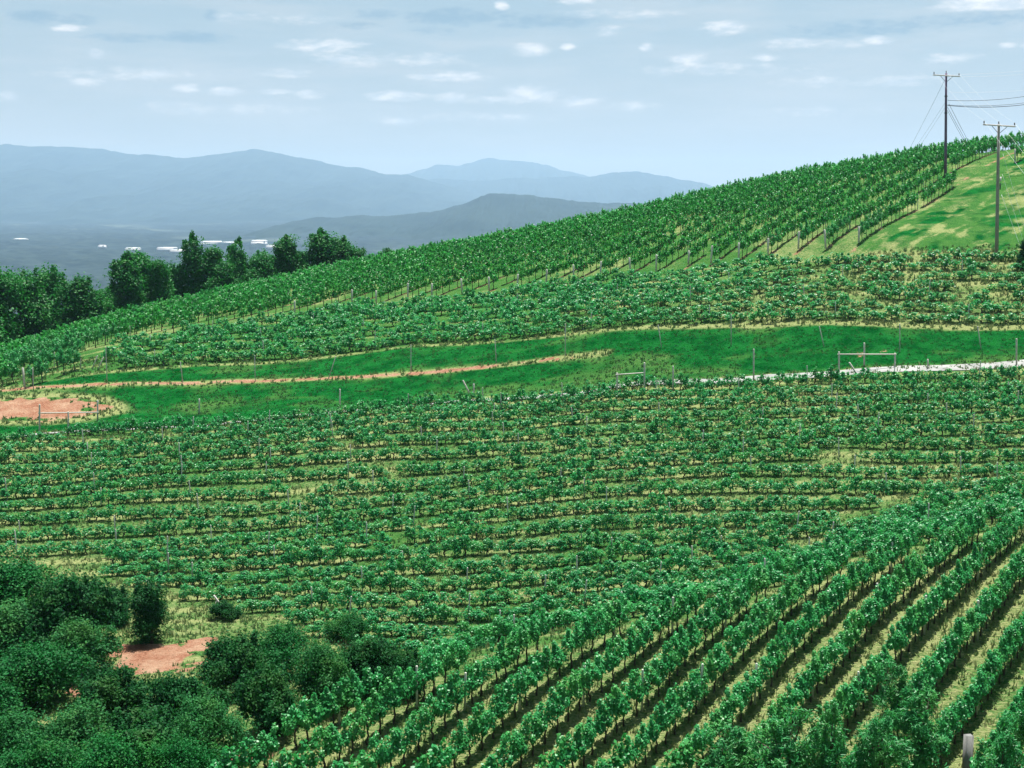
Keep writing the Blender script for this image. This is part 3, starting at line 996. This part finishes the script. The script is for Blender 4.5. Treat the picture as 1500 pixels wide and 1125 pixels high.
stick_px(135, 541, 143, 521, .06, M_POST, 'white stake leaning at the terrace corner, outer one of two', 'leaning_stake', 'white stakes leaning at the terrace corner')
stick_px(143, 543, 152, 523, .06, M_POST, 'white stake leaning at the terrace corner, one nearer the dark post', 'leaning_stake', 'white stakes leaning at the terrace corner')
stick_px(335, 902, 313, 872, .07, M_POST, 'weathered brace post leaning at the end of a low contour row', 'leaning_stake')
stick_px(223, 868, 215, 850, .07, M_POST, 'short pale stake leaning in the rough grass above the round bush', 'leaning_stake')
stick_px(312, 898, 318, 878, .04, M_POST, 'thin stake propped beside the leaning brace post', 'leaning_stake')
stick_px(1260, 556, 1244, 531, .08, M_POST, 'pale post leaning out of the leaves under the long brace frame', 'leaning_stake')
stick_px(422, 938, 415, 922, .06, M_POST, 'short brown stake at the lower contour row end', 'leaning_stake')


def brace_frame(upr, rail, label):
    base = on_ground(upr[0][0], upr[0][1])
    fr = thing('brace_frame', label, 'fence frame', base, 0, 'wooden brace frames of the field fence')
    for (u, vb, vt) in upr:
        a = on_ground(u, vb)
        b = px(u, vt, a[1])
        g = Geo()
        d = b - a
        g.tube([a - base + d * -.05, a - base + d * .5, a - base + d * .985, b - base], [.085, .08, .078, .06], 8)
        obj('upright', g.mesh('upright', M_POST), fr)
    (u0, v0), (u1, v1) = rail
    a0, a1 = on_ground(upr[0][0], upr[0][1]), on_ground(upr[-1][0], upr[-1][1])
    g = Geo()
    g.tube([px(u0, v0, a0[1] - .06) - base, px(u1, v1, a1[1] - .06) - base], [.06, .055], 7)
    obj('rail', g.mesh('rail', M_POST), fr)


brace_frame([(58, 641, 592), (100, 638, 603), (143, 617, 586)], ((56, 605), (144, 604)), 'three-post wooden brace frame in front of the red clay patch')
brace_frame([(904, 577, 546), (944, 578, 531)], ((902, 549), (945, 546)), 'two-post wooden brace frame halfway along the mown bank')
brace_frame([(1229, 548, 515), (1266, 538, 502), (1311, 538, 517)], ((1227, 519), (1313, 519)), 'long three-post wooden brace frame beside the clay spots above the road')

# ------------------------------------------------------------------ utility poles and lines
def utility_pole(u, vb, vt, D, mat, label, arm_v, arm_half, arm_tilt, has_mark):
    base = px(u, vb, D)
    base[2] = H1(base[0], base[1])
    top = px(u + (3 if has_mark else 1), vt, D)
    h = top[2] - base[2]
    lean = top[0] - base[0]
    P = thing('utility_pole', label, 'utility pole', base)
    g = Geo()
    g.tube([(0, 0, -.4), (lean * .3, 0, h * .3), (lean * .7, 0, h * .7), (lean, 0, h)], [.20, .18, .155, .13], 10)
    obj('pole', g.mesh('pole', mat), P)
    az_ = px(u, arm_v, D)[2] - base[2]
    g = Geo()
    g.box((lean, -.18, az_), (2 * arm_half, .12, .15), 0, -arm_tilt)
    arm = obj('crossarm', g.mesh('crossarm', M_ARM), P)
    for sx in (-1, 1):
        g = Geo()
        g.tube([(lean + sx * .8, -.25, az_ - .10 - sx * .8 * arm_tilt), (lean + sx * .12, -.19, az_ - .75)], [.03, .03], 5)
        obj('brace', g.mesh('brace', M_DARK), P)
    ins = []
    prof = [(0, .03), (.1, .03), (.11, .075), (.17, .085), (.2, .055), (.24, .08), (.30, .07), (.33, .03)]
    for sx in (-.94, .94, 0):
        zz = h - .03 if sx == 0 else az_ + .07 - sx * arm_half * arm_tilt
        g = Geo()
        pts = np.array([(lean + sx * arm_half, -.18 if sx else 0, zz + q[0]) for q in prof])
        g.tube(pts, [q[1] for q in prof], 8)
        obj('insulator', g.mesh('insulator', M_DARK), P)
        ins.append(base + pts[-2])
    if has_mark:
        g = Geo()
        g.box((lean * .45 + .2, -.12, h * .58), (.14, .05, .5))
        obj('marker_plate', g.mesh('marker_plate', M_ARM), P)
        g = Geo()
        g.tube([(lean * .45 + .2, -.1, h * .50), (lean * .45 + .2, -.1, h * .55)], [.06, .06], 8)
        obj('meter_can', g.mesh('meter_can', M_DARK), P)
    else:
        for zf in (.62, .78):
            g = Geo()
            g.tube([(lean * zf, 0, h * zf - .08), (lean * zf, 0, h * zf + .08)], [.2, .2], 10)
            obj('pole_band', g.mesh('pole_band', M_DARK), P)
    return base, ins, h, lean


PB1, INS1, H1_, L1 = utility_pole(1385, 260, 107, 170 * S, M_POLE_A, 'purplish utility pole with a crossarm standing where the hilltop vine rows end', 111, 1.75, .055, False)
PB2, INS2, H2_, L2 = utility_pole(1460, 371, 182, 136 * S, M_POLE_B, 'grey leaning utility pole with a crossarm at the foot of the bare slope', 184, 1.72, .06, True)


def wire(name, a, b, sag, r, mat, label, cat, group):
    a, b = np.asarray(a, float), np.asarray(b, float)
    s = np.linspace(0, 1, 17)[:, None]
    P = a + (b - a) * s - np.array((0, 0, 1.0)) * sag * 4 * s * (1 - s)
    g = Geo()
    g.tube(P - a, np.full(17, r), 5)
    o = obj(name, g.mesh(name, mat))
    o.location = a
    return tagged(o, label, cat, group)


for (a, b, q) in zip(INS1, INS2, ('outer end of each crossarm away from the frame edge', 'end of each crossarm by the frame edge', 'tops of both poles')):
    wire('power_line', a, b, .5, .007, M_WIRE, f'thin bare wire strung between the {q}', 'power line', 'bare wires between the two poles')
d1 = PB1[1]
for k, (v0, v1, rr, q) in enumerate(((147, 134, .03, 'upper of three black cables running off from the purplish pole'), (153.5, 145, .026, 'middle of three black cables running off from the purplish pole'), (154.5, 148, .04, 'lowest and thickest black cable running off from the purplish pole'))):
    wire('power_line', px(1388, v0, d1), px(1620, v1 - 22, d1 - 3), 1.0 + .06 * k, rr, M_CABLE, q, 'cable', 'black cables off the purplish pole')
for k, (v0, v1, q) in enumerate(((112, 98, 'highest faint wire running off from the purplish pole crossarm'), (109, 92, 'faint wire from the top of the purplish pole'), (135, 124, 'faint single wire below the purplish pole crossarm'))):
    wire('power_line', px(1388 + (18 if k == 0 else 0), v0, d1), px(1640, v1 - 10, d1 + 4), .6, .010, M_WIRE, q, 'power line', 'faint wires off the purplish pole')
for (u0, v0, u1, v1, rr, mt, q) in ((1384, 117, 1316, 226, .014, M_CABLE, 'guy wire from the purplish pole head down behind the vines, longest'), (1384, 151, 1318, 227, .010, M_CABLE, 'guy wire from the purplish pole middle down behind the vines, outer'),
                                (1384, 158, 1324, 227, .010, M_CABLE, 'guy wire from the purplish pole middle down behind the vines, inner')):
    b = px(u1, v1, d1 + 12)
    b[2] = H1(b[0], b[1])
    wire('guy_wire', px(u0, v0, d1), b, .15, rr, mt, q, 'guy wire', 'guy wires of the purplish pole')
for (u0, v0, u1, v1, q) in ((1388, 162, 1428, 234, 'guy wire from the purplish pole to the bare slope, lowest of three'), (1388, 157, 1433, 238, 'guy wire from the purplish pole to the bare slope, middle of three'), (1390, 152, 1437, 241, 'guy wire from the purplish pole to the bare slope, uppermost of three')):
    wire('guy_wire', px(u0, v0, d1), on_ground(u1, v1, 150), .1, .022, M_CABLE, q, 'guy wire', 'guy wires of the purplish pole')
d2 = PB2[1]
off_pole = [px(1720, 500, 118), px(1760, 505, 118), px(1740, 480, 118)]
for a, b, q in zip(INS2, off_pole, ('outer end of the grey pole crossarm', 'frame-edge end of the grey pole crossarm', 'top of the grey pole')):
    wire('power_line', a, b, .8, .009, M_WIRE, f'pale wire dropping downhill from the {q}', 'power line', 'pale wires downhill from the grey pole')
for (u0, v0, u1, v1, q) in ((1469, 225, 1512, 372, 'pale guy wire of the grey pole fixed highest'), (1468, 255, 1507, 378, 'pale guy wire of the grey pole fixed in the middle'), (1467, 285, 1503, 384, 'pale guy wire of the grey pole fixed lowest')):
    wire('guy_wire', px(u0, v0, d2), on_ground(u1, v1, 125), .05, .013, M_WIRE, q, 'guy wire', 'guy wires of the grey pole')

# ------------------------------------------------------------------ trees and shrubs
def tree_meshes(seed, h, w_, trunk_h, n_clump, per, size, mat, upright=1.0, clump=.30, aspect=.7):
    """a trunk with limbs and a crown of leaf clumps with gaps between them"""
    r = np.random.default_rng(seed)
    g = Geo()
    lean = r.normal(0, .05, 2) * h
    tr = [np.array((lean[0] * k, lean[1] * k, h * .86 * k)) for k in np.linspace(0, 1, 6)]
    tr[0][2] = -.3
    rad0 = h * .022 + .03
    g.tube(tr, np.linspace(rad0, rad0 * .15, 6), 7)
    cl, lobes = [], []
    n_lobe = int(6 + 2 * h / w_)
    for k in range(n_lobe):
        t_ = (k + r.uniform(.2, .8)) / n_lobe
        env = w_ * .5 * (.35 + .65 * math.sin(math.pi * min(1, .25 + .75 * t_)))
        an = k * 2.4 + r.uniform(-.5, .5)
        q = env * r.uniform(.15, .8)
        rl = w_ * r.uniform(.17, .27) * (1.1 - .35 * t_)
        lobes.append((np.array((math.cos(an) * q + lean[0] * t_, math.sin(an) * q + lean[1] * t_, trunk_h + rl * .7 + (h - trunk_h - rl * 1.5) * t_)), rl))
    for k in range(n_clump):
        c0, rl = lobes[r.integers(n_lobe)]
        d_ = r.normal(size=3); d_[2] = d_[2] * .9 + .15; d_ /= np.linalg.norm(d_)
        c = c0 + d_ * rl * r.uniform(.55, 1.08) * np.array((1, 1, upright))
        c[2] = max(c[2], .15)
        rr = clump * w_ * .5 * r.choice((.45, .65, .85, 1.1), p=(.3, .3, .25, .15))
        cl.append((c, np.array((rr, rr, rr * .85))))
    for k in range(int(n_lobe * 2.5)):
        c0, rl = lobes[r.integers(n_lobe)]
        an = r.uniform(0, 2 * math.pi)
        ln = rl * r.uniform(.35, .75)
        c = c0 + np.array((math.cos(an) * rl * .75, math.sin(an) * rl * .75, rl * r.uniform(.55, 1.0) * upright))
        cl.append((c, np.array((ln * .36, ln * .36, ln))))
    for c, rr in cl[::max(1, len(cl) // 9)]:
        k = r.uniform(.25, .6)
        s0 = np.array((lean[0] * k, lean[1] * k, h * .86 * k))
        if s0[2] > c[2]: s0 *= .5
        g.tube([s0, (s0 + c) / 2 + (0, 0, .05 * h), c], [rad0 * .45, rad0 * .3, rad0 * .1], 5)
    V, f, tn = clump_leaves(cl, per, size, aspect=aspect, r=r, fuzz=2.3, jitter=.9)
    return g.mesh('trunk', M_BARK), mesh_np('crown', V, f, [mat], tn)


def ray_at_height(u, v, h, lo=30.0, hi=260.0):
    """distance at which the line of sight through a pixel passes h above the land"""
    D_ = np.linspace(lo, hi, 1500)
    r_ = px(u, v, 1.0)
    ok = np.nonzero(H(r_[0] * D_, D_) + h >= r_[2] * D_)[0]
    return float(D_[ok[0]]) if len(ok) else hi


def plant(name, label, cat, group, loc, meshes, scale, rz, part='crown'):
    o = thing(name, label, cat, loc, rz, group, scale)
    obj('trunk', meshes[0], o)
    obj(part, meshes[1], o)
    return o


T_WIDE = [tree_meshes(500 + k, 10, 6.5, .6, 170, 90, .32, M_TREE, 1.2, clump=.34) for k in range(3)]
T_TALL = [tree_meshes(520 + k, 10, 4.0, .6, 140, 90, .30, M_TREE, 1.5, clump=.42) for k in range(3)]
for (u, vt, width, D, kind, q) in [(-20, 392, 80, 205, 0, 'dark broad tree cut by the frame edge behind the ridge'), (28, 398, 70, 212, 0, 'dark round tree second in from the frame edge behind the ridge'), (72, 392, 62, 220, 0, 'dark domed tree with a high point left of the gap in the trees'),
                                   (125, 407, 62, 214, 0, 'squat dark tree standing just before the narrow gap in the trees'), (-55, 410, 80, 200, 0, 'dark tree half outside the frame behind the ridge'),
                                   (180, 374, 46, 226, 1, 'upright tree just past the narrow gap in the trees'), (209, 364, 44, 232, 1, 'upright tree with the pointed top past the narrow gap'), (236, 376, 34, 230, 1, 'slim tree beside the pointed-top tree'),
                                   (258, 388, 40, 236, 0, 'low rounded tree filling in before the tallest slim tree'), (278, 345, 34, 236, 1, 'slim tree standing highest of the middle tree group'), (307, 358, 34, 238, 1, 'slim tree next past the tallest slim one'),
                                   (325, 382, 40, 236, 0, 'low tree between two slim trees in front of the white sheds'), (346, 352, 30, 240, 1, 'narrow column tree in front of the white sheds'), (380, 369, 44, 240, 0, 'rounded tree below the large white building'),
                                   (417, 346, 36, 243, 1, 'upright tree just past the large white building'), (445, 372, 36, 243, 0, 'low tree before the widest crown'), (466, 338, 44, 245, 1, 'tallest tree at the upper end of the ridge line of trees'),
                                   (493, 345, 44, 246, 0, 'broad tree next to the tallest one on the ridge'), (522, 364, 36, 247, 0, 'small tree last in the line at the upper end'), (155, 425, 40, 222, 0, 'low tree nearly closing the gap in the dark trees'), (222, 398, 44, 234, 0, 'low tree under the pointed-top tree'), (296, 392, 40, 238, 0, 'low tree under the tallest slim tree'), (362, 386, 40, 242, 0, 'low tree under the narrow column tree'), (400, 376, 40, 243, 0, 'low tree under the large white building'), (430, 364, 36, 244, 1, 'slim tree just before the tallest tree on the ridge'), (569, 364, 20, 240, 1, 'tiny lone tree top poking over the vines')]:
    top = px(u, vt, D)
    gz = H1(top[0], D)
    h = min(max(top[2] - gz, 4.0), 17)
    base_z = top[2] - h
    s = h / 10 * .96
    wx = width / F * D / (6.5 if kind == 0 else 4.0) * (1.3 if kind == 0 else 1.15)
    plant('tree', q, 'tree', 'trees behind the ridge', (top[0], D, base_z), random.choice(T_WIDE if kind == 0 else T_TALL), (wx, wx, s), random.random() * 6)

SH = [tree_meshes(540 + k, 3.2, 4.2, .15, 210, 70, (.13, .17, .12)[k % 3], (M_SCRUB, M_SCRUB_B, M_SCRUB_C)[k % 3], 1.0, clump=.23) for k in range(6)]
SH_UP = [tree_meshes(560 + k, 4.0, 2.7, .1, 130, 90, .14, M_SCRUB_B, 1.3, clump=.34) for k in range(2)]
for (u, vt, wpx, D, up, q) in [(28, 828, 150, 66, 0, 'dark tall shrub in the top corner of the scrub at the frame edge'), (95, 858, 120, 68, 0, 'dark shrub beside the corner shrub above the clay'), (10, 890, 150, 61, 0, 'dark shrub at the frame edge below the corner shrub'),
                               (108, 915, 120, 63, 0, 'dark shrub directly beside the red clay bank'), (50, 955, 140, 58, 0, 'dark shrub overhanging the small red clay hollow'), (-25, 985, 140, 54, 0, 'dark shrub low at the frame edge'),
                               (220, 862, 62, 70, 1, 'upright dark bush standing alone by the bare clay'), (165, 985, 110, 57, 0, 'green shrub just under the bare clay'), (262, 1000, 110, 57, 0, 'green shrub under the right part of the bare clay'),
                               (345, 945, 110, 65, 0, 'leafy shrub at the right tip of the bare clay'), (415, 925, 100, 69, 0, 'tall leafy shrub at the top of the scrub mass'), (470, 950, 110, 66, 0, 'dense shrub next to the end of the diagonal vine rows'),
                               (535, 945, 90, 71, 0, 'loose shrub reaching up to the contour rows'), (590, 962, 70, 73, 0, 'small shrub last in the scrub before the vines'), (385, 990, 110, 59, 0, 'dark shrub deep inside the scrub mass'),
                               (305, 1030, 120, 53, 0, 'wide green shrub in the centre of the lower scrub'), (215, 1050, 140, 51, 0, 'wide pale green shrub below the bare clay'),
                               (120, 1040, 140, 51, 0, 'wide green shrub below the red hollow'), (30, 1050, 140, 49, 0, 'wide shrub in the bottom corner of the scrub'),
                               (262, 1092, 110, 47, 0, 'shrub on the bottom edge right of centre in the scrub'), (170, 1090, 140, 45, 0, 'shrub on the bottom edge below the pale shrub'), (60, 1095, 140, 44, 0, 'shrub on the bottom edge near the corner'),
                               (160, 868, 70, 72, 0, 'thin sparse shrub between the corner shrub and upright bush'), (330, 885, 40, 76, 0, 'small weed shrub by the leaning brace post'), (510, 905, 60, 77, 0, 'low weedy shrub at the end of a contour row')]:
    h = (4.0 if vt < 870 and u < 120 else 3.6 if up else min(2.8, max(1.0, .027 * wpx))) * random.uniform(.92, 1.1)
    D = ray_at_height(u, vt, h * .93)
    top = px(u, vt, D)
    s = h / (4.0 if up else 3.2)
    wx = wpx / F * D / (2.7 if up else 4.2) * 1.08
    plant('shrub', q, 'shrub', 'scrub below the contour rows', (top[0], D, H1(top[0], D)), random.choice(SH_UP if up else SH), (wx, wx, s), random.random() * 6, 'foliage')

YT = [tree_meshes(580 + k, 3.6, 2.4, .3, 46, 64, .19, M_YOUNG, 1.9, clump=.26, aspect=.26) for k in range(4)]
for (u, vt, wpx, D, q) in [(1062, 1092, 90, 45, 'young long-leaved tree first of those along the bottom edge'), (1150, 1075, 100, 44, 'young long-leaved tree second along the bottom edge'), (1222, 1078, 80, 43, 'bushy young tree between the vine rows at the bottom edge'),
                           (1306, 1000, 60, 45, 'dark pointed young tree standing above its neighbours'), (1352, 1045, 80, 44, 'full young tree just past the pointed one'), (1470, 1092, 80, 42, 'young tree past the grey cut post'),
                           (1515, 1045, 60, 43, 'young tree cut by the frame edge'), (1288, 1090, 90, 41, 'young tree in front of the pointed one on the bottom edge')]:
    h = random.uniform(3.0, 4.4)
    D = ray_at_height(u, vt - 12, h * .93)
    top = px(u, vt - 12, D)
    s = h / 3.6
    wx = wpx / F * D / 2.6 * 1.3
    plant('young_tree', q, 'tree', 'young trees along the bottom edge', (top[0], D, H1(top[0], D)), random.choice(YT), (wx, wx, s), random.random() * 6)
D = ray_at_height(1419, 1077, 2.1)
g0 = px(1419, 1077, D)
g = Geo()
g.box((0, 0, 1.0), (.30, .27, 2.2), .2)
tagged(obj('cut_post', g.mesh('cut_post', M_CUT)), 'thick grey square-cut wooden post among the young trees', 'post').location = (g0[0], D, g0[2] - 2.1)
# dark shrub on the slope beside the grey pole
top = px(1500, 300, 132 * S)
plant('shrub', 'dark shrub at the frame edge beside the grey pole', 'shrub', None, (top[0] + .4, top[1], H1(top[0], top[1])), SH_UP[0], (.6, .6, .75), 1.0, 'foliage')

# ------------------------------------------------------------------ grass, sheds
N = 90000
D = 40 + 175 * rng.random(N) ** .8
xx = (rng.random(N) - .5) * .84 * D
uu_keep = np.ones(N, bool)
st, so, de = zone(xx, D)
keep = (so < .45 + .5 * (rng.random(N) < .12)) & ~(D > 150) & (rng.random(N) < np.where(de > .5, .6, .9))
xx, D, st, de = xx[keep], D[keep], st[keep], de[keep]
zz = H(xx, D)
n = len(xx)
BL = 4
hgt = (.10 + .14 * rng.random(n)) * (1 + .5 * (st > .5)) * (1 - .55 * de) * np.where(D > 150, .6, 1) * (.7 + .3 * D / 60)
hgt = np.minimum(hgt, .42)
P = np.repeat(np.c_[xx, D, zz], BL, 0) + np.c_[rng.normal(0, .09, (n * BL, 2)), np.zeros(n * BL)]
hh = np.repeat(hgt, BL) * rng.uniform(.6, 1.2, n * BL)
an = rng.random(n * BL) * 2 * math.pi
wd = (.022 + .0006 * np.repeat(D, BL))
sx = np.c_[np.cos(an), np.sin(an), np.zeros(n * BL)] * wd[:, None]
tip = P + np.c_[rng.normal(0, .35, (n * BL, 2)) * hh[:, None], hh]
V = np.stack([P - sx, P + sx, tip], 1).reshape(-1, 3)
V[0::3, 2] -= .03; V[1::3, 2] -= .03
rep = lambda a: np.repeat(np.repeat(a, BL), 3)
st_ = np.clip(st * 1.1 + rng.normal(0, .22, n), 0, 1)
o = obj('grass', mesh_np('grass', V, np.arange(len(V)).reshape(-1, 3), [M_BLADE], np.repeat(rng.random(n * BL), 3), extra={'straw': rep(st_), 'deep': rep(de)}))
tagged(o, kind='stuff')


def shed(u, v, wpx, hpx, depth, label):
    D_ = 150 * F / (v - VH) * .985
    c = px(u, v, D_)
    w_, h_ = .8 * wpx / F * D_, max(.9 * hpx / F * D_, 5)
    o = thing('warehouse', label, 'building', (c[0], c[1], -150), random.uniform(-.15, .15), 'white buildings far off in the valley')
    z0 = c[2] + 150
    g = Geo()
    g.box((0, 0, z0 * .5 + h_ * .5), (w_, depth, z0 + h_))
    obj('wall', g.mesh('wall', M_WHITE), o)
    zt = z0 + h_ + .05
    e = 1.0
    V = [(-w_ / 2 - e, -depth / 2 - e, zt), (w_ / 2 + e, -depth / 2 - e, zt), (w_ / 2 + e, depth / 2 + e, zt), (-w_ / 2 - e, depth / 2 + e, zt), (-w_ / 2 - e, 0, zt + depth * .07), (w_ / 2 + e, 0, zt + depth * .07)]
    g = Geo()
    g.add(V, [(0, 4, 3), (1, 2, 5)], [(0, 1, 5, 4), (2, 3, 4, 5), (0, 3, 2, 1)])
    obj('roof', g.mesh('roof', M_ROOF), o)


for q in [(30, 353, 18, 2.5, 60, 'white low building alone at the far edge of the valley'), (310, 358, 34, 3, 80, 'long white shed roof between the slim trees in the valley'), (335, 358, 18, 2, 60, 'small white shed beside the long one in the valley'),
          (380, 360, 24, 7, 70, 'largest white building in the valley, above the rounded tree'), (400, 363, 22, 3, 50, 'low pale building beside the largest white one'), (150, 362, 10, 1.6, 30, 'small pale shed in the valley over the pointed tree'),
          (195, 366, 22, 1.6, 40, 'flat pale roof next to the small pale shed'), (245, 366, 32, 2.4, 50, 'pale low building before the tallest slim tree'), (262, 369, 26, 2, 40, 'grey low roof beside the pale low building'), (284, 362, 14, 2, 40, 'pale roof just past the tallest slim tree'),
          (378, 317.5, 5, 1.5, 40, 'tiny white speck of a building under the far mountains')]:
    shed(*q)

# ------------------------------------------------------------------ the air
M_HAZE, t = new_mat('valley_haze')
vol = t.n('ShaderNodeVolumePrincipled')
vol.inputs['Color'].default_value = (.43, .65, .93, 1)
vol.inputs['Absorption Color'].default_value = (.22, .22, .22, 1)
vol.inputs['Density'].default_value = 7.4e-5
vol.inputs['Anisotropy'].default_value = 0.45
t.put(t.n('ShaderNodeOutputMaterial').inputs['Volume'], vol.outputs[0])
g = Geo()
zlo, zhi = -160.0, 735.0
g.box((0, 10250, (zlo + zhi) / 2), (52000, 28000, zhi - zlo))
tagged(obj('haze', g.mesh('haze', M_HAZE)), kind='stuff')
